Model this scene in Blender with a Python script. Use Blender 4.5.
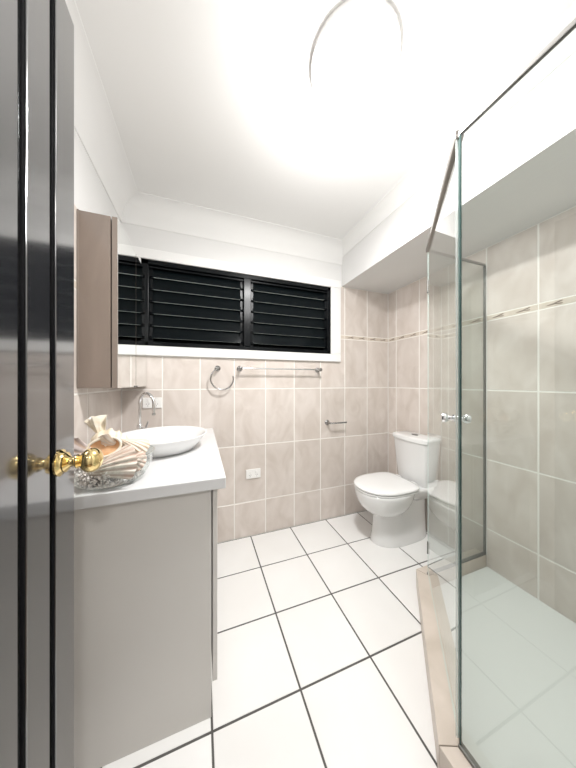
import bpy, math, random
from mathutils import Vector, Matrix
random.seed(7)
for o in list(bpy.data.objects): bpy.data.objects.remove(o)
SC = bpy.context.scene; COL = SC.collection
PI = math.pi

# ------------------------------------------------------------------ camera, world, exposure
H = 1.2
D, XR, XL, YN, ZC = 1.856, 1.713, -0.49, 0.0, 2.40       # back, right, left, near wall, ceiling
SOF, SOFX = 2.06, 1.192                                  # bulkhead underside and edge
cam = bpy.data.cameras.new('camera'); cam_o = bpy.data.objects.new('camera', cam); COL.objects.link(cam_o)
cam_o.location = (0, 0, H); cam_o.rotation_euler = (PI/2, 0, -0.3495)
cam.sensor_fit = 'HORIZONTAL'; cam.sensor_width = 36; cam.lens = 36*239.5/576; cam.shift_y = -1.7/576
cam.clip_start = 0.01
SC.camera = cam_o
w = bpy.data.worlds.new('night'); SC.world = w; w.use_nodes = True
w.node_tree.nodes['Background'].inputs[0].default_value = (0.006, 0.008, 0.012, 1)
w.node_tree.nodes['Background'].inputs[1].default_value = 1
vs = SC.view_settings
vs.view_transform = 'Standard'; vs.look = 'None'; vs.gamma = 1; vs.use_curve_mapping = False
vs.exposure = 0.42
LAMP_W, HALL_FILL_W = 11.5, 4.5

# ------------------------------------------------------------------ materials
MATS = {}
def mat(name, color=(.8, .8, .8), rough=.5, metal=0, spec=.5, coat=0, emit=None, strength=0, sheen=0):
    m = bpy.data.materials.new(name); m.use_nodes = True
    b = m.node_tree.nodes['Principled BSDF']
    b.inputs['Base Color'].default_value = (*color, 1); b.inputs['Roughness'].default_value = rough
    b.inputs['Metallic'].default_value = metal; b.inputs['Specular IOR Level'].default_value = spec
    b.inputs['Coat Weight'].default_value = coat; b.inputs['Coat Roughness'].default_value = .03
    if emit: b.inputs['Emission Color'].default_value = (*emit, 1); b.inputs['Emission Strength'].default_value = strength
    MATS[name] = m
    return m
def N(m, t, **kw):
    n = m.node_tree.nodes.new(t)
    for k, v in kw.items(): setattr(n, k, v)
    return n
def link(m, a, b): m.node_tree.links.new(a, b)
def mottle(m, c1, c2, scale=6, detail=6, distort=.6, rnd=.06, bump=0, bscale=60, stretch=(1, 1, 1)):
    """cloudy two-tone colour that differs from piece to piece"""
    b = m.node_tree.nodes['Principled BSDF']
    tc = N(m, 'ShaderNodeTexCoord'); oi = N(m, 'ShaderNodeObjectInfo')
    mp = N(m, 'ShaderNodeMapping'); mp.inputs['Scale'].default_value = stretch
    mul = N(m, 'ShaderNodeVectorMath', operation='SCALE'); mul.inputs[0].default_value = (31, 17, 23)
    link(m, oi.outputs['Random'], mul.inputs['Scale'])
    link(m, tc.outputs['Object'], mp.inputs['Vector']); link(m, mul.outputs[0], mp.inputs['Location'])
    nz = N(m, 'ShaderNodeTexNoise'); nz.inputs['Scale'].default_value = scale
    nz.inputs['Detail'].default_value = detail; nz.inputs['Distortion'].default_value = distort
    link(m, mp.outputs[0], nz.inputs['Vector'])
    rp = N(m, 'ShaderNodeValToRGB'); rp.color_ramp.elements[0].position = .3; rp.color_ramp.elements[1].position = .72
    rp.color_ramp.elements[0].color = (*c1, 1); rp.color_ramp.elements[1].color = (*c2, 1)
    link(m, nz.outputs['Fac'], rp.inputs['Fac'])
    mr = N(m, 'ShaderNodeMapRange'); mr.inputs['To Min'].default_value = 1-rnd; mr.inputs['To Max'].default_value = 1+rnd
    link(m, oi.outputs['Random'], mr.inputs['Value'])
    mx = N(m, 'ShaderNodeVectorMath', operation='SCALE')
    link(m, rp.outputs['Color'], mx.inputs[0]); link(m, mr.outputs[0], mx.inputs['Scale'])
    link(m, mx.outputs[0], b.inputs['Base Color'])
    if bump:
        n2 = N(m, 'ShaderNodeTexNoise'); n2.inputs['Scale'].default_value = bscale; n2.inputs['Detail'].default_value = 4
        link(m, mp.outputs[0], n2.inputs['Vector'])
        bp = N(m, 'ShaderNodeBump'); bp.inputs['Strength'].default_value = bump; bp.inputs['Distance'].default_value = .002
        link(m, n2.outputs['Fac'], bp.inputs['Height']); link(m, bp.outputs[0], b.inputs['Normal'])
    return m

mottle(mat('tile', rough=.30, spec=.45), (.605, .534, .483), (.735, .671, .626), 6, 8, .9, .05, .08, 9, (1.3, 1.3, .8))
mottle(mat('border', rough=.3), (.60, .52, .44), (.72, .64, .56), 20, 4, .4, .03)
mat('motif', (.27, .215, .175), .4)
mat('grout', (.87, .84, .80), .8)
mottle(mat('floor_tile', rough=.16, spec=.5), (.855, .845, .83), (.89, .885, .875), 3, 4, .3, .02)
mottle(mat('floor_grout', rough=.9), (.085, .08, .075), (.12, .115, .11), 12, 3, .2, .0)
mottle(mat('paint', rough=.55, spec=.3), (.755, .75, .74), (.785, .78, .77), 1.5, 3, .2, 0, .03, 220)
mottle(mat('ceiling_paint', rough=.6, spec=.25), (.84, .835, .82), (.865, .86, .85), 1.2, 3, .2, 0, .03, 160)
mottle(mat('gloss_white', rough=.28, spec=.5), (.84, .835, .82), (.87, .865, .855), 2, 2, .1, 0)
mottle(mat('laminate', rough=.38, spec=.4), (.66, .635, .60), (.69, .665, .635), 2.2, 3, .2, .01)
mottle(mat('benchtop', rough=.22, spec=.5), (.70, .70, .705), (.74, .74, .745), 9, 4, .2, 0)
mat('ceramic', (.83, .83, .825), .10, spec=.6, coat=.4)
mat('seat_plastic', (.88, .88, .875), .20, spec=.5)
mat('chrome', (.80, .80, .81), .09, metal=1)
mat('dull_chrome', (.50, .49, .48), .28, metal=1)
mat('rail_metal', (.36, .34, .32), .32, metal=1)
mat('channel', (.20, .20, .19), .4, metal=.7)
mat('brass', (.95, .74, .36), .07, metal=1)
mottle(mat('black_gloss', rough=.2, spec=.6, coat=1), (.012, .013, .016), (.018, .018, .02), 3, 3, .2, .03)
mat('black_satin', (.018, .017, .017), .55, spec=.25)
mat('black_frame', (.004, .005, .006), .22, spec=.14)
mat('blade_glass', (.004, .006, .007), .12, spec=.08)
mat('blade_edge', (.62, .68, .66), .25)
mat('mirror', (.90, .91, .90), .0, metal=1)
mottle(mat('cabinet_brown', rough=.16, spec=.6, coat=.5), (.215, .17, .14), (.275, .22, .185), 4, 5, .5, .02, 0, 60, (2.2, 2.2, .5))
mat('cabinet_edge', (.26, .215, .185), .25)
mat('dark_gap', (.02, .018, .016), .7)
mat('plastic', (.86, .85, .83), .35)
mat('steel_hook', (.36, .35, .345), .22, metal=1)
mat('lamp_glass', (.9, .9, .88), .4, emit=(1, .98, .95), strength=4.0)
mat('hall_fill_glass', (.9, .9, .88), .4, emit=(1, .95, .87), strength=3.0)
mottle(mat('hall_floor', rough=.4), (.30, .22, .15), (.38, .29, .21), 4, 4, .3, .03, 0, 60, (1, .2, 1))
mottle(mat('hob_tile', rough=.35), (.56, .49, .42), (.68, .60, .53), 7, 6, .6, .03)
mat('tray', (.82, .835, .82), .2)

def arch_glass(name, tint, refl=(1, 1, 1), ior=1.55, gain=1.0):
    """clear sheet glass: tinted straight-through light plus Fresnel reflection on the outer faces"""
    m = bpy.data.materials.new(name); m.use_nodes = True; t = m.node_tree; t.nodes.clear()
    out = N(m, 'ShaderNodeOutputMaterial'); mix = N(m, 'ShaderNodeMixShader')
    tr = N(m, 'ShaderNodeBsdfTransparent'); tr.inputs[0].default_value = (*tint, 1)
    gl = N(m, 'ShaderNodeBsdfGlossy'); gl.inputs['Color'].default_value = (*refl, 1); gl.inputs['Roughness'].default_value = 0.0
    fr = N(m, 'ShaderNodeFresnel'); fr.inputs['IOR'].default_value = ior
    ge = N(m, 'ShaderNodeNewGeometry')
    inv = N(m, 'ShaderNodeMath', operation='SUBTRACT'); inv.inputs[0].default_value = 1.0
    mu = N(m, 'ShaderNodeMath', operation='MULTIPLY'); mu2 = N(m, 'ShaderNodeMath', operation='MULTIPLY', use_clamp=True); mu2.inputs[1].default_value = gain
    link(m, ge.outputs['Backfacing'], inv.inputs[1]); link(m, inv.outputs[0], mu.inputs[0]); link(m, fr.outputs[0], mu.inputs[1])
    link(m, mu.outputs[0], mu2.inputs[0])
    link(m, mu2.outputs[0], mix.inputs[0]); link(m, tr.outputs[0], mix.inputs[1]); link(m, gl.outputs[0], mix.inputs[2])
    link(m, mix.outputs[0], out.inputs['Surface'])
    MATS[name] = m
arch_glass('shower_glass', (.935, .960, .950), ior=1.6, gain=1.15)
arch_glass('bowl_glass', (.955, .972, .962), ior=1.6, gain=1.3)
mat('glass_edge_pale', (.60, .74, .71), .12, spec=.6)
mat('clear_seal', (.80, .87, .85), .2, spec=.6)
MATS['clear_seal'].node_tree.nodes['Principled BSDF'].inputs['Alpha'].default_value = .40
mat('glass_edge_dark', (.035, .075, .07), .12, spec=.6)

b_ = MATS['black_gloss'].node_tree.nodes['Principled BSDF']
b_.inputs['Coat IOR'].default_value = 2.1; b_.inputs['Coat Roughness'].default_value = .10
# ------------------------------------------------------------------ mesh helpers
class MB:
    def __init__(s): s.v = []; s.f = []; s.m = []
    def add(s, vs, fs, mi=0):
        o = len(s.v); s.v += [tuple(p) for p in vs]
        for f in fs: s.f.append([i+o for i in f]); s.m.append(mi)
        return s
    def box(s, x0, x1, y0, y1, z0, z1, mi=0):
        vs = [(x, y, z) for x in (x0, x1) for y in (y0, y1) for z in (z0, z1)]
        return s.add(vs, [(0, 1, 3, 2), (4, 6, 7, 5), (0, 4, 5, 1), (2, 3, 7, 6), (0, 2, 6, 4), (1, 5, 7, 3)], mi)
    def loft(s, rings, cap0=True, cap1=True, mi=0, closed=True):
        n = len(rings[0]); vs = [p for r in rings for p in r]; fs = []
        for i in range(len(rings)-1):
            for j in range(n if closed else n-1):
                k = (j+1) % n
                fs.append((i*n+j, i*n+k, (i+1)*n+k, (i+1)*n+j))
        if cap0: fs.append(tuple(range(n))[::-1])
        if cap1: fs.append(tuple((len(rings)-1)*n+j for j in range(n)))
        return s.add(vs, fs, mi)
    def lathe(s, prof, c=(0, 0, 0), axis='Z', n=32, mi=0, cap0=True, cap1=True):
        """prof: list of (radius, height) along axis"""
        rings = []
        for r, h in prof:
            ring = []
            for j in range(n):
                a = 2*PI*j/n; u, v = r*math.cos(a), r*math.sin(a)
                if axis == 'Z': p = (u, v, h)
                elif axis == 'X': p = (h, u, v)
                else: p = (v, h, u)
                ring.append((p[0]+c[0], p[1]+c[1], p[2]+c[2]))
            rings.append(ring)
        return s.loft(rings, cap0, cap1, mi)
    def tube(s, pts, rad, n=12, mi=0):
        pts = [Vector(p) for p in pts]; rings = []
        if not isinstance(rad, (list, tuple)): rad = [rad]*len(pts)
        up = None
        for i, p in enumerate(pts):
            t = (pts[min(i+1, len(pts)-1)]-pts[max(i-1, 0)]).normalized()
            if up is None:
                up = Vector((0, 0, 1)) if abs(t.z) < .9 else Vector((1, 0, 0))
            a = (up - t*up.dot(t)).normalized(); b = t.cross(a); up = a
            rings.append([p+rad[i]*(math.cos(2*PI*j/n)*a+math.sin(2*PI*j/n)*b) for j in range(n)])
        return s.loft(rings, True, True, mi)
    def prism(s, poly, z0, z1, mi=0):
        return s.loft([[(x, y, z0) for x, y in poly], [(x, y, z1) for x, y in poly]], mi=mi)
    def xform(s, M):
        s.v = [tuple(M @ Vector(p)) for p in s.v]; return s
ORG = {}
def origin(o): return ORG.get(o.name, Vector((0, 0, 0)))
def mesh_of(mb, name, mats, smooth=None):
    me = bpy.data.meshes.new(name); me.from_pydata(mb.v, [], mb.f)
    for k in mats: me.materials.append(MATS[k])
    if len(mats) > 1: me.polygons.foreach_set('material_index', mb.m)
    import bmesh
    bm = bmesh.new(); bm.from_mesh(me); bmesh.ops.recalc_face_normals(bm, faces=bm.faces); bm.to_mesh(me); bm.free()
    if smooth is not None:
        me.polygons.foreach_set('use_smooth', [True]*len(me.polygons))
        me.set_sharp_from_angle(angle=math.radians(smooth))
    me.update()
    return me
def obj(name, mb, mats, parent=None, bevel=0, smooth=None, seg=2, at=None):
    """mb in world coordinates; at = the object's own origin (defaults to the parent's)"""
    if isinstance(mats, str): mats = [mats]
    po = origin(parent) if parent else Vector((0, 0, 0))
    oo = Vector(at) if at is not None else (po.copy() if parent else Vector((0, 0, 0)))
    mb.v = [tuple(Vector(p)-oo) for p in mb.v]
    o = bpy.data.objects.new(name, mesh_of(mb, name, mats, smooth)); COL.objects.link(o)
    if parent: o.parent = parent
    o.location = oo-po; ORG[o.name] = oo
    if bevel:
        b = o.modifiers.new('bevel', 'BEVEL'); b.width = bevel; b.segments = seg; b.limit_method = 'ANGLE'; b.angle_limit = math.radians(40)
    return o
def inst(name, me, loc, parent):
    o = bpy.data.objects.new(name, me); COL.objects.link(o); o.parent = parent
    o.location = Vector(loc)-origin(parent); ORG[o.name] = Vector(loc)
    return o
def tag(o, label=None, cat=None, group=None, kind=None):
    if label: o['label'] = label
    if cat: o['category'] = cat
    if group: o['group'] = group
    if kind: o['kind'] = kind
    return o
def thing(name, loc, label, cat, group=None):
    o = bpy.data.objects.new(name, None); COL.objects.link(o); o.location = loc; o.empty_display_size = .05
    ORG[o.name] = Vector(loc)
    return tag(o, label, cat, group)
def struct(name, mb, mats, label=None, cat=None, **kw):
    o = obj(name, mb, mats, **kw); o['kind'] = 'structure'
    return tag(o, label, cat)
def bx(*a): return MB().box(*a)

# ------------------------------------------------------------------ room shell
GR = .0018                                     # grout sits this far behind the tile faces
floor = struct('floor', bx(XL-.1, XR+.1, -.12, D+.1, -.10, -GR), 'floor_grout', 'bathroom floor of large white square tiles with dark grout', 'floor')
ceiling = struct('ceiling', bx(XL-.1, XR+.1, -.12, D+.1, ZC, ZC+.1), 'ceiling_paint', 'flat white painted bathroom ceiling', 'ceiling')
WX0, WX1, WZ0, WZ1 = -.376, 1.07, 1.447, 2.032  # black window frame, outside
TX0, TX1, TZ0, TZ1 = -.46, 1.168, 1.382, 2.10  # white architrave, outside
wb = MB()
y0, y1 = D+GR, D+.14
for a in ((XL-.1, WX0, 0, ZC), (WX1, XR+.1, 0, ZC), (WX0, WX1, 0, WZ0), (WX0, WX1, WZ1, ZC)):
    wb.box(a[0], a[1], y0, y1, a[2]-.1*(a[2] == 0), a[3])
wall_back = struct('wall_back', wb, 'paint', 'window wall clad in pinkish beige tiles under white paint', 'wall')
wall_right = struct('wall_right', bx(XR+GR, XR+.12, -.12, D+.1, -.1, ZC), 'paint', 'beige tiled wall behind toilet and inside shower', 'wall')
wall_left = struct('wall_left', bx(XL-.12, XL-GR, -.12, D+.1, -.1, ZC), 'paint', 'beige tiled wall behind vanity and mirror cabinet', 'wall')
DO0, DO1, DOZ = -.285, .44, 2.06               # doorway
wn = MB()
wn.box(XL-.1, DO0-.03, -.12, YN, -.1, ZC); wn.box(DO1+.03, XR+.1, -.12, YN, -.1, ZC); wn.box(DO0-.03, DO1+.03, -.12, YN, DOZ+.03, ZC)
wall_front = struct('wall_front', wn, 'paint', 'white painted wall around the bathroom doorway', 'wall')
bulk = struct('bulkhead', bx(SOFX, XR+GR, YN, D+GR, SOF, ZC), 'paint', 'boxed white bulkhead dropping from the ceiling above toilet and shower', 'bulkhead')
# coved cornices
def cove(p0, p1, out, name, label, r=.085, drop=None):
    """quarter-hollow moulding along p0-p1; out = horizontal direction into the room"""
    p0, p1, out = Vector(p0), Vector(p1), Vector(out); drop = drop or r
    prof = [(0, 0), (0, -drop), (.004, -drop), (.004, -drop+.004)]
    for i in range(1, 9):
        a = PI/2*i/9
        prof.append((r-(r-.004)*math.cos(a), -(drop-.004)+(drop-.008)*math.sin(a)*1.0))
    prof += [(r-.003, -.004), (r, -.004), (r, 0)]
    rings = [[p+out*u+Vector((0, 0, v)) for u, v in prof] for p in (p0, p1)]
    m = MB().loft(rings)
    return struct(name, m, 'ceiling_paint', label, 'cornice', smooth=35)
cove((XL-GR, D+GR, ZC), (SOFX, D+GR, ZC), (0, -1, 0), 'trim_1', 'white coved cornice above the louvre window', .12, .145)
cove((XL-GR, YN, ZC), (XL-GR, D, ZC), (1, 0, 0), 'trim_2', 'white coved cornice above the mirror cabinet', .12, .145)
cove((SOFX, YN, ZC), (SOFX, D, ZC), (-1, 0, 0), 'trim_3', 'white coved cornice along the top of the bulkhead', .08)

# ------------------------------------------------------------------ tiles (each a piece of its wall)
TCACHE = {}
def tile_mesh(poly, plane, th, material, edge=.0016):
    """flat polygon (axis aligned edges, CCW in u,v), extruded towards the room, arrised edge; centred on its first corner"""
    key = (tuple((round(a, 4), round(b, 4)) for a, b in poly), plane, material)
    if key in TCACHE: return TCACHE[key]
    n = len(poly); ins = []
    for i in range(n):
        a, b, c = poly[i-1], poly[i], poly[(i+1) % n]
        d1 = Vector((b[0]-a[0], b[1]-a[1])).normalized(); d2 = Vector((c[0]-b[0], c[1]-b[1])).normalized()
        n1 = Vector((-d1.y, d1.x)); n2 = Vector((-d2.y, d2.x))
        ins.append((b[0]+edge*(n1.x+n2.x), b[1]+edge*(n1.y+n2.y)))
    def P(u, v, d):
        if plane == 'back': return (u, -d, v)
        if plane == 'right': return (-d, -u, v)
        if plane == 'left': return (d, u, v)
        return (u, v, d)
    rings = [[P(u, v, -th) for u, v in poly], [P(u, v, -edge) for u, v in poly], [P(u, v, 0) for u, v in ins]]
    me = mesh_of(MB().loft(rings), 'tile', [material]); TCACHE[key] = me
    return me
def rect(wd, ht): return [(0, 0), (wd, 0), (wd, ht), (0, ht)]
G = .0075
def put_tile(parent, plane, u0, u1, v0, v1, material='tile', name='tile', g=G, poly=None):
    """u runs along the wall (X, or distance), v is height"""
    pl = poly or rect(u1-u0-g, v1-v0-g)
    me = tile_mesh(pl, plane, .006, material)
    a, b = u0+g/2, v0+g/2
    loc = {'back': (a, D, b), 'right': (XR, a, b), 'left': (XL, a, b), 'floor': (a, b, 0)}[plane]
    if plane == 'right': loc = (XR, D-a, b)
    o = inst(name, me, loc, parent)
    return o
ROWS = [(0, .270), (.270, .710), (.710, 1.150), (1.150, 1.590), (1.624, SOF)]
BORD = (1.590, 1.624)
TW = .2452
motif_me = {}
def motifs(parent, plane, wd, loc):
    """two leaf sprigs in low relief on a border strip"""
    k = 0
    for cu in (.25, .75):
        if wd < .15 and cu == .75: continue
        key = (plane, round(wd, 3), cu)
        if key not in motif_me:
            m = MB(); c = wd*cu if wd >= .15 else wd*.5
            for (du, dv, ln, an, wv) in ((-.012, -.003, .022, .10, .0036), (.010, .003, .022, .26, .0036), (.018, -.005, .014, -.05, .003)):
                ring = []
                for j in range(10):
                    a = 2*PI*j/10; uu, vv = ln*math.cos(a), wv*math.sin(a)*(1+.3*math.cos(a))
                    ring.append((c+du+uu*math.cos(an)-vv*math.sin(an), (BORD[1]-BORD[0]-.0035)/2+dv+uu*math.sin(an)+vv*math.cos(an)))
                def P(u, v, d): return {'back': (u, -d, v), 'right': (-d, -u, v), 'left': (d, u, v)}[plane]
                m.loft([[P(u, v, -.001) for u, v in ring], [P(u, v, .0012) for u, v in ring]])
            motif_me[key] = mesh_of(m, 'leaf_motif', ['motif'])
        inst('leaf_motif', motif_me[key], loc, parent)
def tile_wall(parent, plane, cols, hole=None, top=SOF):
    for u0, u1 in cols:
        for v0, v1 in ROWS+[BORD]:
            bord = (v0, v1) == BORD
            a, b, c, d = u0, u1, v0, min(v1, top)
            kw = dict(material='border', name='border_tile', g=.0035) if bord else {}
            if hole and b > hole[0]+.002 and a < hole[1]-.002 and d > hole[2]+.002:
                if a < hole[0]-.01:                       # left remnant beside the opening
                    if c < hole[2]: put_tile(parent, plane, a, b, c, hole[2]); c = hole[2]
                    b = hole[0]
                elif b > hole[1]+.01:
                    if c < hole[2]:                       # notched round the lower corner of the opening
                        nx, nz = hole[1]-a, hole[2]-c
                        wd, ht = b-a-G, d-c-G
                        put_tile(parent, plane, a, b, c, d, poly=[(0, 0), (wd, 0), (wd, ht), (nx, ht), (nx, nz-G), (0, nz-G)])
                        continue
                    a = hole[1]
                elif c < hole[2]: d = hole[2]
                else: continue
            if b-a < .012: continue
            o = put_tile(parent, plane, a, b, c, d, **kw)
            if bord and b-a > .06: motifs(o, plane, b-a-.0035, ORG[o.name])
bcols = []
x = XR
while x > XL+.01:
    bcols.append((max(x-TW, XL), x)); x -= TW
tile_wall(wall_back, 'back', bcols, (TX0, TX1, TZ0, TZ1))
rcols = [(0, .103)]; u = .103
while u < D-.01:
    rcols.append((u, min(u+.25, D))); u += .25
tile_wall(wall_right, 'right', rcols)
lcols = []; y = D
while y > 0.01:
    lcols.append((max(y-.25, 0), y)); y -= .25
tile_wall(wall_left, 'left', lcols, None, 1.94)
# grout beds behind the tiles
def part(name, mb, mats, parent, **kw): return obj(name, mb, mats, parent, **kw)
gb = MB(); t0, t1 = D+GR-.0004, D+GR+.003
gb.box(XL, XR, t0, t1, 0, TZ0); gb.box(TX1, XR, t0, t1, TZ0, SOF); gb.box(XL, TX0, t0, t1, TZ0, SOF)
part('grout', gb, 'grout', wall_back)
part('grout', bx(XR+GR-.0004, XR+GR+.003, YN, D, 0, SOF), 'grout', wall_right)
part('grout', bx(XL-GR-.003, XL-GR+.0004, YN, D, 0, 1.94), 'grout', wall_left)
# floor tiles
fx = [XL]; x = .367-.33*2
while x < XR-.01:
    if x > XL+.01: fx.append(x)
    x += .33
fx.append(XR)
fy = [D]; y = D-.332
while y > -.11:
    fy.append(y); y -= .3305
fy.append(-.12)
for i in range(len(fx)-1):
    for j in range(len(fy)-1):
        put_tile(floor, 'floor', fx[i], fx[i+1], fy[j+1], fy[j], 'floor_tile', g=.0075)

# ------------------------------------------------------------------ louvre window
win = thing('window_1', (.34, D, WZ0), 'black framed louvre window of two bays with dark glass blades', 'window'); win['kind'] = 'structure'
yi = D-.012                                    # inside face of the black frame
fr = MB()
fr.box(WX0, WX1, yi, D+.09, WZ1-.032, WZ1); fr.box(WX0, WX1, yi, D+.09, WZ0, WZ0+.030)
fr.box(WX0, WX0+.045, yi, D+.09, WZ0, WZ1); fr.box(WX1-.03, WX1, yi, D+.09, WZ0, WZ1)
obj('window_frame', fr, 'black_frame', win, bevel=.003)
obj('head_bead', bx(WX0+.03, WX1-.03, yi+.006, yi+.03, WZ1-.052, WZ1-.04), 'black_frame', win, bevel=.002)
obj('mullion', bx(.309, .367, yi-.006, D+.09, WZ0+.030, WZ1-.032), 'black_frame', win, bevel=.004)
NB = 7; z_lo, z_hi = WZ0+.030, WZ1-.04
pitch = .0832
for (a, b) in ((WX0+.045, .309), (.367, WX1-.03)):
    for q in ((a, a+.022), (b-.022, b)):
        obj('louvre_gallery', bx(q[0], q[1], D+.012, D+.062, z_lo, z_hi), 'black_frame', win)
    for k in range(NB):
        zc = 1.505+pitch*k                       # lower, inner edge of the blade
        m = MB()
        L0 = Vector((0, D+.004, zc)); dirv = Vector((0, .026, .096)); nv = Vector((0, -.965, .261))*.006
        if zc+.094 > z_hi+.03: dirv = dirv*.75
        xa, xb = a+.018, b-.018
        pts = []
        for x in (xa, xb):
            for p in (L0, L0+dirv, L0+dirv-nv, L0-nv): pts.append((x, *(p[1:])))
        m.add(pts, [(0, 1, 5, 4), (1, 2, 6, 5), (2, 3, 7, 6), (0, 3, 2, 1), (4, 5, 6, 7)], 0)
        m.add(pts, [(3, 0, 4, 7)], 1)
        obj('louvre_blade', m, ['blade_glass', 'blade_edge'], win)
        for xx in (a+.016, b-.016):              # blade clips
            c = MB(); s = .012
            for dx in (0,):
                P = [(D+.002, zc-.006), (D+.060, zc+.088), (D+.060, zc+.062), (D+.020, zc-.012)]
                c.loft([[(xx-s, *p) for p in P], [(xx+s, *p) for p in P]])
            obj('blade_clip', c, 'black_frame', win)
# opaque black board added behind the blades, standing in for the dark outside
obj('night_backing', bx(WX0+.03, WX1-.03, D+.092, D+.097, WZ0+.03, WZ1-.02), 'black_frame', win)
# white architrave
def archi(name, label, a):
    m = MB().box(*a)
    return struct(name, m, 'gloss_white', label, 'window trim', bevel=.004)
yo = D-.022
archi('trim_4', 'white architrave board below the louvre window', (TX0, TX1, yo, D+.02, TZ0, WZ0))
archi('trim_5', 'white architrave board above the louvre window', (TX0, TX1, yo, D+.02, WZ1, TZ1))
archi('trim_6', 'white architrave board beside the louvre window near the toilet', (WX1, TX1, yo, D+.02, WZ0, WZ1))
archi('trim_7', 'white architrave board beside the louvre window near the mirror', (TX0, WX0, yo, D+.02, WZ0, WZ1))

# ------------------------------------------------------------------ hall behind the camera
hy0, hx0, hx1 = -1.5, -.9, 1.1
struct('floor_hall', bx(hx0, hx1, hy0, -.12, -.1, 0), 'hall_floor', 'timber floor of the hall outside the bathroom', 'floor')
struct('ceiling_hall', bx(hx0, hx1, hy0, -.12, ZC, ZC+.1), 'ceiling_paint', 'white ceiling of the hall outside', 'ceiling')
struct('wall_hall_far', bx(hx0, hx1, hy0-.1, hy0, -.1, ZC), 'paint', 'white hall wall facing the bathroom door', 'wall')
struct('wall_hall_left', bx(hx0-.1, hx0, hy0, -.12, -.1, ZC), 'paint', 'white hall end wall on the hinge side', 'wall')
struct('wall_hall_right', bx(hx1, hx1+.1, hy0, -.12, -.1, ZC), 'paint', 'white hall end wall on the latch side', 'wall')
jb = MB()
jb.box(DO0-.03, DO0, -.13, YN+.004, 0, DOZ); jb.box(DO1, DO1+.03, -.13, YN+.004, 0, DOZ); jb.box(DO0-.03, DO1+.03, -.13, YN+.004, DOZ, DOZ+.03)
struct('trim_8', jb, 'gloss_white', 'white painted jamb lining of the bathroom doorway', 'door frame')

def oyster(loc, label, power, gm, r=.16):
    t = thing('ceiling_light', (loc[0], loc[1], ZC), label, 'ceiling light', 'round ceiling lights')
    obj('base', MB().lathe([(r*.9, ZC), (r, ZC), (r, ZC-.022), (r*.93, ZC-.026)], (loc[0], loc[1], 0)), 'gloss_white', t, smooth=40)
    prof = [(r*.93*math.cos(a), ZC-.024-.075*math.sin(a)) for a in [PI/2*i/10 for i in range(10)]]+[(.004, ZC-.0992)]
    obj('diffuser', MB().lathe(prof, (loc[0], loc[1], 0), cap0=False), gm, t, smooth=60)
    L = bpy.data.lights.new('lamp', 'POINT'); L.shadow_soft_size = .08; L.energy = power; L.color = (1, .99, .978)
    lo = bpy.data.objects.new('lamp', L); COL.objects.link(lo); lo.parent = t; lo.location = (0, 0, -.31)
    A = bpy.data.lights.new('lamp_down', 'AREA'); A.shape = 'DISK'; A.size = .14; A.energy = power*1.45; A.color = L.color
    ao = bpy.data.objects.new('lamp_down', A); COL.objects.link(ao); ao.parent = t; ao.location = (0, 0, -.105)
    return t
oyster((.54, .76), 'round opal ceiling light in the middle of the bathroom', LAMP_W, 'lamp_glass')
oyster((.15, -.8), 'added opal ceiling light in the unseen hall', HALL_FILL_W, 'hall_fill_glass')  # added hall light, out of view, to feed fill and reflections

# ------------------------------------------------------------------ black door with brass knob
DX, DE = -.28, .703                            # face towards the room, free edge
dz0, dz1 = .008, 2.04
door = thing('door_1', (DX-.02, .01, 0), 'glossy black bathroom door standing open, with grooved boards', 'door'); door['kind'] = 'structure'
obj('door_leaf', bx(DX-.038, DX-.012, .006, DE, dz0, dz1), 'black_gloss', door)
edges = [DE]
g_hi, gw, pit = .627, .021, .088
bds = [(g_hi, DE)]
k = 0
while True:
    hi = g_hi-gw-pit*k+.0; lo = hi-(pit-gw)
    if lo < .02: bds.append((.006, max(hi, .03))); break
    bds.append((lo, hi)); k += 1
for lo, hi in bds:
    obj('door_board', bx(DX-.013, DX, lo, hi, dz0, dz1), 'black_gloss', door, bevel=.0015)
    m = MB().lathe([(.003, dz0+.001), (.003, dz1-.001)], (DX-.0118, lo-gw*.45, 0), n=10)
    if lo > .03: obj('bead', m, 'black_satin', door, smooth=60)
KY, KZ = .637, 1.031
def knob(sx, x0):
    pr = [(.004, 0), (.026, 0), (.0275, .002), (.0275, .005), (.022, .008), (.020, .011), (.0205, .014), (.015, .017), (.0105, .021), (.0095, .026),
          (.0105, .029), (.0145, .031), (.0150, .0335), (.0120, .036), (.0135, .039), (.020, .043), (.0245, .049), (.0262, .056), (.0250, .063), (.0205, .070), (.013, .0745), (.006, .0765), (.001, .077)]
    m = MB().lathe([(r, x0+sx*h) for r, h in pr], (0, KY, KZ), 'X', n=36)
    obj('door_knob', m, 'brass', door, smooth=35)
knob(1, DX); knob(-1, DX-.038)

# ------------------------------------------------------------------ vanity
VX, VY, VZ = .085, .878, .862
van = thing('vanity_cabinet', (-.2, 1.36, 0), 'pale laminate vanity cabinet against the left tiled wall under the basin', 'vanity')
vb, vt = VY+.022, VZ-.04
obj('end_panel', bx(XL+.002, .036, vb, vb+.018, .0, vt), 'laminate', van, bevel=.001)
obj('carcass', bx(XL+.002, .034, vb+.018, D-.002, .12, vt), 'laminate', van)
obj('kickboard', bx(XL+.05, -.005, vb+.018, D-.002, 0, .12), 'laminate', van)
for i in range(2):
    a = vb+.001+i*(D-.004-vb)/2; b = vb-.002+(i+1)*(D-.004-vb)/2
    d = obj('cabinet_door', bx(.040, .057, a, b, .125, vt-.004), 'laminate', van, bevel=.002)
    ky = b-.05 if i == 0 else a+.05
    obj('knob', MB().lathe([(.006, .057), (.006, .07), (.013, .074), (.015, .08), (.011, .086), (.001, .087)], (0, ky, vt-.1), 'X', n=20), 'chrome', d, smooth=40)
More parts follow.
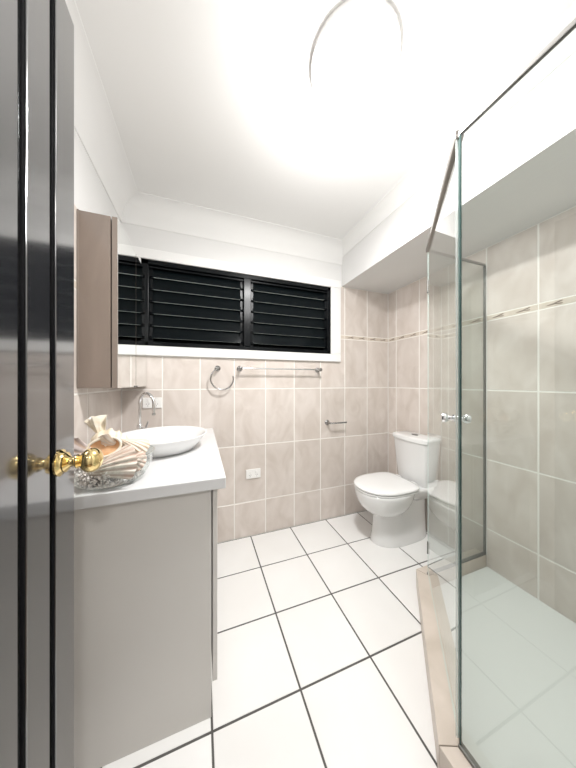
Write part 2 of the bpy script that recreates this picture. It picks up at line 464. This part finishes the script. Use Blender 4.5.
bt = obj('benchtop', bx(XL+.001, VX, VY, D-.001, VZ-.04, VZ), 'benchtop', None, bevel=.003, at=(-.2, 1.36, VZ-.04))
tag(bt, 'white square-edged vanity benchtop holding basin and shell bowl', 'benchtop')

# ------------------------------------------------------------------ basin
BC = (-.185, 1.355)
bs = thing('vessel_basin', (BC[0], BC[1], VZ), 'round white ceramic vessel basin sitting on the vanity top', 'basin')
zr = VZ+.078
pr = [(.005, VZ+.001), (.150, VZ+.001), (.160, VZ+.006), (.176, VZ+.026), (.194, VZ+.050), (.208, VZ+.068), (.217, zr-.003), (.2185, zr-.0005), (.216, zr+.001),
      (.210, zr), (.203, zr-.004), (.188, zr-.018), (.165, zr-.040), (.125, zr-.058), (.07, zr-.066), (.022, zr-.068)]
obj('bowl', MB().lathe(pr, (BC[0], BC[1], 0), n=64, cap1=True), 'ceramic', bs, smooth=50)
obj('waste', MB().lathe([(.021, zr-.069), (.021, zr-.066), (.017, zr-.064), (.002, zr-.064)], (BC[0], BC[1], 0), n=24), 'chrome', bs, smooth=40)

# ------------------------------------------------------------------ tap
FX, FY = -.337, 1.625
tp = thing('basin_mixer', (FX, FY, VZ), 'chrome gooseneck basin mixer tap behind the white basin', 'tap')
obj('body', MB().lathe([(.024, VZ), (.025, VZ+.004), (.019, VZ+.010), (.0175, VZ+.012), (.0175, VZ+.085), (.015, VZ+.092), (.008, VZ+.094)], (FX, FY, 0), n=24), 'chrome', tp, smooth=40)
dx, dy = .72, -.69; R = .060; zt = 1.135-R
pts = [(FX, FY, VZ+.085+i*(zt-VZ-.085)/5) for i in range(6)]
for i in range(1, 17):
    a = PI*1.04*i/16; q = R-R*math.cos(a)
    pts.append((FX+dx*q, FY+dy*q, zt+R*math.sin(a)))
e = Vector(pts[-1]); t = (e-Vector(pts[-2])).normalized()
pts += [tuple(e+t*.02), tuple(e+t*.045)]
obj('spout', MB().tube(pts, .0085, 14), 'chrome', tp, smooth=50)
obj('aerator', MB().tube([tuple(e+t*.043), tuple(e+t*.055)], .0095, 14), 'dull_chrome', tp, smooth=50)
side = Vector((.80, -.60, 0))
b0 = Vector((FX, FY, VZ+.062))
obj('lever', MB().tube([tuple(b0), tuple(b0+side*.030), tuple(b0+side*.042+Vector((0, 0, .004))), tuple(b0+side*.062+Vector((0, 0, .05)))], [.012, .012, .007, .004], 12), 'chrome', tp, smooth=40)

# ------------------------------------------------------------------ mirror cabinet
CY, CZ0, CZ1 = 1.25, 1.175, 1.927
mc = thing('mirror_cabinet', (-.43, (CY+D)/2, CZ0), 'wall mirror cabinet with brown end panel and two mirrored doors', 'mirror cabinet')
obj('carcass', bx(XL+.001, -.372, CY+.014, D-.002, CZ0+.002, CZ1-.002), 'cabinet_edge', mc)
obj('end_panel', bx(XL+.004, -.371, CY, CY+.014, CZ0, CZ1), 'cabinet_brown', mc, bevel=.0015)
obj('end_trim', bx(XL+.001, XL+.0075, CY-.003, CY+.014, CZ0-.001, CZ1+.001), 'cabinet_edge', mc)
jy = 1.563
obj('door_gap_shade', bx(-.3715, -.366, jy-.02, jy+.02, CZ0+.004, CZ1-.004), 'dark_gap', mc)  # near-black strip behind the joint, gives the gap its shade by colour
for (a, b) in ((CY-.001, jy-.003), (jy+.003, D-.003)):
    d = obj('mirror_door', bx(-.366, -.3445, a, b, CZ0-.001, CZ1), 'cabinet_edge', mc, bevel=.001)
    obj('mirror_glass', bx(-.3444, -.343, a+.0005, b-.0005, CZ0-.0005, CZ1-.0005), 'mirror', d)
    c = MB(); yy = b-.02 if a < 1.5 else a+.02
    c.box(-.3444, -.340, yy-.012, yy+.012, CZ0-.003, CZ0+.006)
    obj('clip', c, 'channel', d)

# ------------------------------------------------------------------ power points
def plate(x, z, label, group, gaps):
    t = thing('power_point', (x, D, z), label, 'power point', group)
    obj('plate', bx(x-.0575, x+.0575, D-.010, D-.0005, z-.036, z+.036), 'plastic', t, bevel=.003)
    for s in (-1, 1):
        r = obj('rocker', bx(x+s*.022-.007, x+s*.022+.007, D-.0135, D-.0095, z+.006, z+.024), 'plastic', t, bevel=.0015)
        sl = MB()
        for (u, v, an) in ((-.006, -.008, .5), (.006, -.008, -.5), (0, -.020, 0)):
            cx, cz = x+s*.026+u, z+v
            ca, sa = math.cos(an), math.sin(an)
            q = [(cx+a*ca-b*sa, cz+a*sa+b*ca) for a, b in ((-.001, -.0038), (.001, -.0038), (.001, .0038), (-.001, .0038))]
            sl.loft([[(p[0], D-.0100, p[1]) for p in q], [(p[0], D-.0103, p[1]) for p in q]])
        obj('socket_slots', sl, 'dark_gap', t)
plate(.386, .487, 'white double power point low on the beige tiled wall', 'power points', 2)
plate(-.31, 1.060, 'white double power point above the vanity behind the tap', 'power points', 2)

# ------------------------------------------------------------------ towel ring, rail, paper holder
def rose(x, z, parent, r=.022, out=.05):
    obj('wall_rose', MB().lathe([(r, D), (r, D-.006), (r*.72, D-.011), (.009, D-.014), (.008, D-out)], (x, 0, z), 'Y', n=24), 'steel_hook', parent, smooth=40)
def ring_arc(cx, cz, R, yy, a0, a1, n=36): return [(cx+R*math.cos(a0+(a1-a0)*i/n), yy, cz+R*math.sin(a0+(a1-a0)*i/n)) for i in range(n+1)]
tr = thing('towel_ring', (.118, D, 1.303), 'open chrome towel ring on the tiled wall beside the vanity', 'towel ring')
rose(.118, 1.303, tr, .021, .052)
rr = MB().tube([(.118, D-.046, 1.303)]+ring_arc(.147, 1.226, .080, D-.050, PI*.62, PI*2.08), .0052, 12)
obj('ring', rr, 'steel_hook', tr, smooth=60)
rl = thing('towel_rail', (.6125, D, 1.305), 'straight chrome towel rail mounted under the louvre window', 'towel rail')
for x in (.28, .945):
    rose(x, 1.305, rl, .021, .064)
    obj('post_cap', MB().lathe([(.004, D-.074), (.012, D-.072), (.014, D-.066), (.014, D-.056), (.009, D-.050)], (x, 0, 1.305), 'Y', n=20), 'steel_hook', rl, smooth=40)
obj('bar', MB().tube([(.266, D-.062, 1.305), (.959, D-.062, 1.305)], .0062, 14), 'chrome', rl, smooth=60)
ph = thing('paper_holder', (1.04, D, .850), 'empty chrome toilet paper holder arm on the tiled wall', 'paper holder')
rose(1.04, .850, ph, .022, .06)
obj('arm', MB().tube([(1.04, D-.04, .850), (1.043, D-.058, .850), (1.055, D-.066, .850), (1.19, D-.066, .850), (1.195, D-.066, .850)], [.007, .007, .007, .007, .009], 12), 'steel_hook', ph, smooth=60)

# ------------------------------------------------------------------ toilet
TY = 1.470
tl = thing('toilet', (1.42, TY, 0), 'white ceramic toilet with closed lid and cistern against the tiled wall', 'toilet')
def TU(u, v, z): return (XR-u, TY+v, z)
def egg(u0, u1, hw, z, n=48, front=2.0, back=4.0, wpos=.55):
    """outline from u0 (wall end, squarish) to u1 (front, round)"""
    um = u0+(u1-u0)*wpos; out = []
    for j in range(n):
        a = 2*PI*j/n; c, s = math.cos(a), math.sin(a)
        p = front if c > 0 else back
        L = (u1-um) if c > 0 else (um-u0)
        out.append(TU(um+L*math.copysign(abs(c)**(2/p), c), hw*math.copysign(abs(s)**(2/(p if c <= 0 else front)), s), z))
    return out
ped = [(.02, .500, .116, .0, .60, 3), (.02, .500, .116, .015, .60, 3), (.02, .488, .106, .06, .60, 3), (.02, .480, .100, .14, .60, 3), (.02, .478, .098, .24, .60, 3), (.02, .47, .095, .33, .60, 3)]
bwl = [(.33, .470, .070, .222), (.292, .522, .110, .231), (.262, .556, .136, .250), (.232, .584, .157, .280), (.210, .604, .171, .315), (.196, .617, .181, .352), (.188, .622, .185, .385), (.188, .622, .185, .397), (.194, .616, .180, .402)]
shf = [(.02, .22, .095, .300), (.018, .27, .118, .330), (.016, .30, .140, .360), (.014, .31, .150, .385), (.014, .31, .150, .398), (.018, .305, .146, .402)]
pn = MB().loft([egg(a, b, c, z, 48, 2.1, bk, wp) for a, b, c, z, wp, bk in ped])
pn.loft([egg(a, b, c, z, 48, 2.1, 2.6, .50) for a, b, c, z in bwl])
pn.loft([egg(a, b, c, z, 48, 3.5, 5, .55) for a, b, c, z in shf])
obj('pan', pn, 'ceramic', tl, smooth=50)
st = [(.192, .620, .178, .404), (.188, .625, .183, .407), (.188, .625, .183, .413), (.194, .618, .177, .416)]
obj('seat', MB().loft([egg(a, b, c, z, 48, 2.1, 4.5, .50) for a, b, c, z in st]), 'seat_plastic', tl, smooth=50)
ld = [(.190, .620, .180, .4215), (.186, .627, .186, .4235), (.185, .628, .187, .430), (.190, .622, .182, .4365), (.215, .59, .160, .441), (.27, .52, .105, .4435), (.34, .44, .045, .444)]
obj('lid', MB().loft([egg(a, b, c, z, 48, 2.1, 4.5, .50) for a, b, c, z in ld]), 'seat_plastic', tl, smooth=50)
for s in (-1, 1):
    obj('hinge', MB().tube([TU(.176, s*.075-.018, .424), TU(.176, s*.075+.018, .424)], .011, 14), 'seat_plastic', tl, smooth=50)
def cis(z, dep, hw, bow=.018, u0=.012, n=14):
    """cistern outline: straight back, gently bowed front"""
    pts = []
    rc = .030
    pts += [TU(u0, -hw, z), TU(u0, hw, z)]
    pts.append(TU(u0+dep-rc, hw, z))
    for i in range(1, 5):
        a = PI/2*i/4; pts.append(TU(u0+dep-rc+rc*math.sin(a), hw-rc+rc*math.cos(a), z))
    for i in range(1, n):
        v = (hw-rc)*(1-2*i/n); pts.append(TU(u0+dep+bow*(1-(v/(hw-rc))**2), v, z))
    for i in range(0, 5):
        a = PI/2*i/4; pts.append(TU(u0+dep-rc+rc*math.cos(a), -hw+rc-rc*math.sin(a), z))
    return pts
obj('cistern', MB().loft([cis(.4025, .120, .138), cis(.43, .124, .142), cis(.50, .130, .147), cis(.60, .137, .155), cis(.735, .146, .164)]), 'ceramic', tl, smooth=40)
cl = obj('cistern_lid', MB().loft([cis(.735, .149, .167), cis(.738, .153, .171, .020), cis(.762, .154, .172, .020), cis(.770, .149, .167, .020), cis(.775, .135, .153, .018)]), 'ceramic', tl, smooth=40)
obj('flush_button', MB().loft([[TU(.085+.017*math.cos(2*PI*j/24), .03*math.sin(2*PI*j/24), z) for j in range(24)] for z in (.774, .780)]), 'channel', cl, smooth=40)

# ------------------------------------------------------------------ neo-angle shower
A0, A1 = Vector((XR, 1.010)), Vector((1.218, 1.010)); B1 = Vector((.736, .5025)); C1 = Vector((.736, YN))
ZG0, ZG1 = .108, 1.945
def offset_path(P, d):
    """offset polyline to its left by d"""
    out = []
    for i, p in enumerate(P):
        ds = []
        if i > 0: ds.append((p-P[i-1]).normalized())
        if i < len(P)-1: ds.append((P[i+1]-p).normalized())
        ns = [Vector((-q.y, q.x)) for q in ds]
        n = sum(ns, Vector((0, 0))).normalized(); out.append(p+n*(d/n.dot(ns[0])))
    return out
PATH = [A0, A1, B1, C1]
po, pi_ = offset_path(PATH, -.058), offset_path(PATH, .010)   # outer side is to the right of travel
hob = thing('shower_hob', (1.0, .75, 0), 'low beige tiled hob under the glass shower screen', 'shower hob')
for i in range(3):
    q = [po[i], po[i+1], pi_[i+1], pi_[i]]
    g = .0012
    d = (PATH[i+1]-PATH[i]).normalized()*g
    q = [q[0]+d, q[1]-d, q[2]-d, q[3]+d]
    q = [(min(p.x, XR-.001), max(p.y, YN+.001)) for p in q]
    obj('hob_tile', MB().prism(q, .0005, .100), 'hob_tile', hob, bevel=.002)
ti = offset_path(PATH, .0115)
tray = obj('shower_tray', MB().prism([(min(p.x, XR-.001), max(p.y, YN+.001)) for p in ti]+[(XR-.001, YN+.001)], .0005, .030), 'tray', None, bevel=.002, at=(1.3, .5, .0005))
tag(tray, 'white shower tray inside the glass screen', 'shower tray')
scr = thing('shower_screen', (1.0, .75, .10), 'clear glass corner shower screen with angled door and metal rails', 'shower screen')
def pane(name, p, q, z0, z1, th=.006, edge='glass_edge_pale', edge_q=None, parent=scr):
    d = (q-p).normalized(); n = Vector((-d.y, d.x))*th/2
    c = [p-n, q-n, q+n, p+n]
    vs_ = [(a.x, a.y, z) for z in (z0, z1) for a in c]
    m = MB()
    m.add(vs_, [(0, 1, 5, 4), (2, 3, 7, 6)], 0)
    m.add(vs_, [(3, 0, 4, 7), (0, 3, 2, 1), (4, 5, 6, 7)], 1)
    m.add(vs_, [(1, 2, 6, 5)], 2)
    return obj(name, m, ['shower_glass', edge, edge_q or edge], parent)
def bar(name, p, q, z0, z1, wd, material, parent=scr, bevel=.0015):
    d = (q-p).normalized(); n = Vector((-d.y, d.x))*wd/2
    return obj(name, MB().prism([tuple(p-n), tuple(q-n), tuple(q+n), tuple(p+n)], z0, z1), material, parent, bevel=bevel)
dA, dB, dC = (A1-A0).normalized(), (B1-A1).normalized(), (C1-B1).normalized()
nOut = Vector((dB.y, -dB.x))
pane('fixed_panel', A0+dA*.006, A1-dA*.002, ZG0, ZG1)
dr = pane('glass_door', A1+dB*.006, B1-dB*.006, ZG0+.008, ZG1-.004, edge='glass_edge_pale')
pane('fixed_panel', B1+dC*.004, C1-dC*.001, ZG0, ZG1, edge='glass_edge_dark')
bar('corner_seal', B1-dB*.006+nOut*.004, B1-dB*.006+nOut*.009, ZG0+.008, ZG1-.004, .006, 'clear_seal')
bar('top_rail', A0+dA*.001, A1, ZG1, ZG1+.012, .012, 'dull_chrome')
bar('top_rail', A1, B1, ZG1-.004, ZG1+.020, .022, 'rail_metal')
bar('top_rail', B1, C1-dC*.001, ZG1, ZG1+.012, .012, 'dull_chrome')
bar('bottom_channel', A0+dA*.001, A1, .1005, .112, .016, 'channel')
bar('bottom_channel', B1, C1-dC*.001, .1005, .112, .016, 'channel')
bar('wall_channel', A0+dA*.001, A0+dA*.009, ZG0, ZG1, .014, 'channel')
bar('door_seal', B1+dC*.001+Vector((-.002, 0)), B1+dC*.006+Vector((-.002, 0)), ZG0, ZG1, .005, 'glass_edge_dark')
bar('wall_channel', C1-dC*.014, C1-dC*.001, ZG0, ZG1, .016, 'channel')
for zc in (.262, 1.742):
    p = A1+dB*.004
    bar('hinge', p, p+dB*.010, zc-.034, zc+.034, .012, 'channel', dr)
# door pull: a chrome knob either side of the glass
nB = Vector((-dB.y, dB.x)); nO = -nB              # nO points out of the shower
kc = B1-dB*.055; KZ2 = 1.084
def spin(prof, base, axis, z):
    ax = Vector((axis.x, axis.y, 0)); side = Vector((0, 0, 1)); sd = ax.cross(side); rings = []
    for r, h in prof:
        rings.append([Vector((base.x, base.y, z))+ax*h+side*(r*math.cos(2*PI*j/24))+sd*(r*math.sin(2*PI*j/24)) for j in range(24)])
    return MB().loft(rings)
kp = [(.012, .003), (.0125, .006), (.008, .009), (.0075, .017), (.011, .020), (.0155, .026), (.016, .033), (.0135, .039), (.006, .041)]
obj('door_pull', spin(kp, kc, nO, KZ2), 'chrome', dr, smooth=40)
obj('door_pull', spin(kp, kc, -nO, KZ2), 'chrome', dr, smooth=40)

# ------------------------------------------------------------------ bowl of shells
SB = (-.290, .988); SBZ = VZ
gbowl = thing('glass_bowl', (SB[0], SB[1], SBZ), 'clear glass bowl of sea shells on the vanity top', 'bowl')
pr = [(.004, SBZ+.0008), (.088, SBZ+.0008), (.104, SBZ+.010), (.116, SBZ+.032), (.124, SBZ+.060), (.129, SBZ+.088), (.1315, SBZ+.0905), (.1285, SBZ+.092),
      (.1255, SBZ+.0885), (.1205, SBZ+.060), (.1125, SBZ+.033), (.1005, SBZ+.0135), (.086, SBZ+.0055), (.003, SBZ+.0055)]
obj('bowl', MB().lathe(pr, (SB[0], SB[1], 0), n=64), 'bowl_glass', gbowl, smooth=60)
obj('rim', MB().lathe([(.1290, SBZ+.0880), (.1318, SBZ+.0900), (.1318, SBZ+.0915), (.1290, SBZ+.0930), (.1265, SBZ+.0915), (.1265, SBZ+.0895)], (SB[0], SB[1], 0), n=64, cap0=False, cap1=False), 'bowl_glass', gbowl, smooth=60)
def shell_mat(name, c1, c2, rings=26, rough=.45):
    m = mat(name, c1, rough); b = m.node_tree.nodes['Principled BSDF']
    tc = N(m, 'ShaderNodeTexCoord'); nz = N(m, 'ShaderNodeTexNoise'); nz.inputs['Scale'].default_value = 22; nz.inputs['Detail'].default_value = 6; nz.inputs['Distortion'].default_value = 1
    rp = N(m, 'ShaderNodeValToRGB'); rp.color_ramp.elements[0].position = .36; rp.color_ramp.elements[1].position = .64
    rp.color_ramp.elements[0].color = (*c2, 1); rp.color_ramp.elements[1].color = (*c1, 1)
    link(m, tc.outputs['Object'], nz.inputs['Vector']); link(m, nz.outputs['Fac'], rp.inputs['Fac']); link(m, rp.outputs[0], b.inputs['Base Color'])
shell_mat('shell_cream', (.80, .74, .66), (.62, .52, .44))
shell_mat('shell_mauve', (.72, .65, .63), (.50, .40, .37))
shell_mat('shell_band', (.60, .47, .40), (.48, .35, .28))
shell_mat('shell_pale', (.84, .80, .72), (.74, .64, .48))
shell_mat('shell_tan', (.66, .50, .36), (.80, .70, .58))
shell_mat('shell_peach', (.60, .29, .12), (.74, .46, .26))
shell_mat('grit', (.92, .88, .86), (.78, .69, .66))
def scallop(size, depth, nr=9, half=.95, ridge=.05, frill=0, nu=72, nv=14):
    """a ribbed half shell: hinge at the origin, fan opening along +X, hollow below"""
    m = MB(); rows = []
    for i in range(nv+1):
        q = i/nv; row = []
        for j in range(nu+1):
            s = -1+2*j/nu; th = half*s
            R = size*(1-.10*s*s*s*s)*(q if q > 0 else .02)
            rg = math.cos(PI*nr*s)
            x_ = R*math.cos(th)*1.0; y_ = R*math.sin(th)*.92
            z_ = depth*math.sin(PI*min(q*.62+.06, 1))*(1-.75*s*s)+ridge*size*rg*q*(.35+.65*q)*.45
            if frill: z_ += frill*size*(q**3)*math.cos(PI*nr*s*.5+.7)
            row.append((x_, y_, z_))
        rows.append(row)
    top = MB().loft(rows, False, False, closed=False)
    low = [[(p[0]*.985+.001, p[1]*.985, p[2]-.0028) for p in r] for r in rows]
    n = nu+1
    m.v = [p for r in rows for p in r]+[p for r in low for p in r]
    o = len(rows)*n
    for f in top.f: m.f.append(list(f)); m.f.append([i+o for i in f[::-1]])
    for i in range(nv):
        m.f.append([i*n, (i+1)*n, (i+1)*n+o, i*n+o]); m.f.append([i*n+n-1, i*n+n-1+o, (i+1)*n+n-1+o, (i+1)*n+n-1])
    for j in range(nu):
        m.f.append([nv*n+j, nv*n+j+1, nv*n+j+1+o, nv*n+j+o]); m.f.append([j, j+o, j+1+o, j+1])
    m.m = []
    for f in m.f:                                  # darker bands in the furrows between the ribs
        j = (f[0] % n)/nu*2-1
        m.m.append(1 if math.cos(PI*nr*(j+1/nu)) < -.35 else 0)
    return m
def euler(loc, rx, ry, rz):
    from mathutils import Euler
    return Matrix.Translation(Vector(loc)) @ Euler((rx, ry, rz)).to_matrix().to_4x4()
def shell(name, m, mats, loc, rot, label, cat='shell'):
    m.xform(euler(loc, *rot))
    o = obj(name, m, mats, None, smooth=55, at=loc)
    return tag(o, label, cat, 'shells in the glass bowl')
R_ = math.radians
shell('scallop_shell', scallop(.158, .046, 6, .46, .060), ['shell_cream', 'shell_band'], (-.348, .918, SBZ+.048), (R_(60), R_(-11), R_(4)), 'large cream scallop shell with wide ribs leaning over the bowl front')
shell('scallop_shell', scallop(.092, .044, 6, .85, .07), ['shell_mauve', 'shell_band'], (-.318, .958, SBZ+.112), (R_(60), R_(-166), R_(8)), 'mauve grey ribbed shell at the door side of the bowl')
shell('scallop_shell', scallop(.105, .040, 7, .60, .07), ['shell_tan', 'shell_cream'], (-.276, .985, SBZ+.142), (R_(52), R_(38), R_(2)), 'tan speckled ribbed shell at the basin side of the bowl')
shell('frilled_shell', scallop(.098, .030, 4, .40, .10, .17, 96, 22), ['shell_pale', 'shell_pale'], (-.322, 1.020, SBZ+.128), (R_(70), R_(-100), R_(14)), 'pale frilled shell standing upright at the top of the pile')
shell('scallop_shell', scallop(.062, .026, 5, .80, .07), ['shell_cream', 'shell_tan'], (-.258, .960, SBZ+.128), (R_(50), R_(-150), R_(-14)), 'small cream and tan shell resting above the peach mouth')
shell('scallop_shell', scallop(.060, .024, 6, .85, .07), ['shell_band', 'shell_cream'], (-.236, .935, SBZ+.080), (R_(64), R_(20), R_(10)), 'small brown ribbed shell tucked inside the bowl rim')
# conch: whorled spire with a flared peach mouth
def conch(L=.125):
    m = MB(); rings = []; n = 28; ns = 60
    for i in range(ns+1):
        q = i/ns; x_ = L*(q-.5)
        env = .040*(math.sin(PI*min(1, q**.75))**.9)+.003
        step = 1+.10*math.cos(2*PI*4.5*(q**1.5))
        ring = []
        for j in range(n):
            a = 2*PI*j/n
            kn = 1+.09*max(0, math.cos(4*a+8*q))**2*max(0, math.sin(PI*q))
            r = env*step*kn
            ring.append((x_, r*math.cos(a), r*math.sin(a)))
        rings.append(ring)
    return m.loft(rings)
cq = (-.290, 1.000, SBZ+.128)
cth = thing('conch_shell', cq, 'conch shell with open peach mouth in the middle of the pile', 'shell', 'shells in the glass bowl')
obj('whorl', conch().xform(euler(cq, R_(0), R_(14), R_(14))), 'shell_pale', cth, smooth=60)
lip = MB(); rings = []
for i in range(7):
    q = i/6; rings.append([(.040*(.25+.75*q)*math.cos(2*PI*j/28)*1.15, .030*(.2+.8*q)*math.sin(2*PI*j/28), -.012*(1-q*q)) for j in range(28)])
lip.loft(rings, True, False)
lm_ = euler((cq[0]-.006, cq[1]-.062, cq[2]-.002), R_(70), R_(-10), R_(12))
obj('mouth', lip.xform(lm_), 'shell_peach', cth, smooth=60)
obj('lip', MB().tube([tuple(lm_ @ Vector((.046*math.cos(2*PI*j/28), .0305*math.sin(2*PI*j/28), .001))) for j in range(29)], .0042, 8), 'shell_pale', cth, smooth=60)
# small broken shells filling the bowl: too many to count
gm = MB(); rnd = random.Random(3)
for k in range(2200):
    zz = SBZ+.012+rnd.random()*.050
    q = (zz-SBZ)/.092; rmax = .094+.020*min(1, q*1.3)-.008
    r_ = rmax*math.sqrt(rnd.random()); r_ = max(r_, rmax*.55) if rnd.random() < .6 else r_
    a = rnd.random()*2*PI; s = .0030+.0040*rnd.random()
    M = euler((SB[0]+r_*math.cos(a), SB[1]+r_*math.sin(a), zz), rnd.random()*3, rnd.random()*3, rnd.random()*3)
    base = [(1.4, 0, 0), (0, 1, 0), (-1.2, 0, 0), (0, -1, 0), (0.1, 0, .55), (0, .1, -.5)]
    gm.add([M @ Vector((p[0]*s, p[1]*s, p[2]*s)) for p in base], [(0, 1, 4), (1, 2, 4), (2, 3, 4), (3, 0, 4), (1, 0, 5), (2, 1, 5), (3, 2, 5), (0, 3, 5)])
tag(obj('shell_grit', gm, 'grit', None, at=(SB[0], SB[1], SBZ+.006)), 'small pinkish broken shells filling the glass bowl', 'shell bits', kind='stuff')
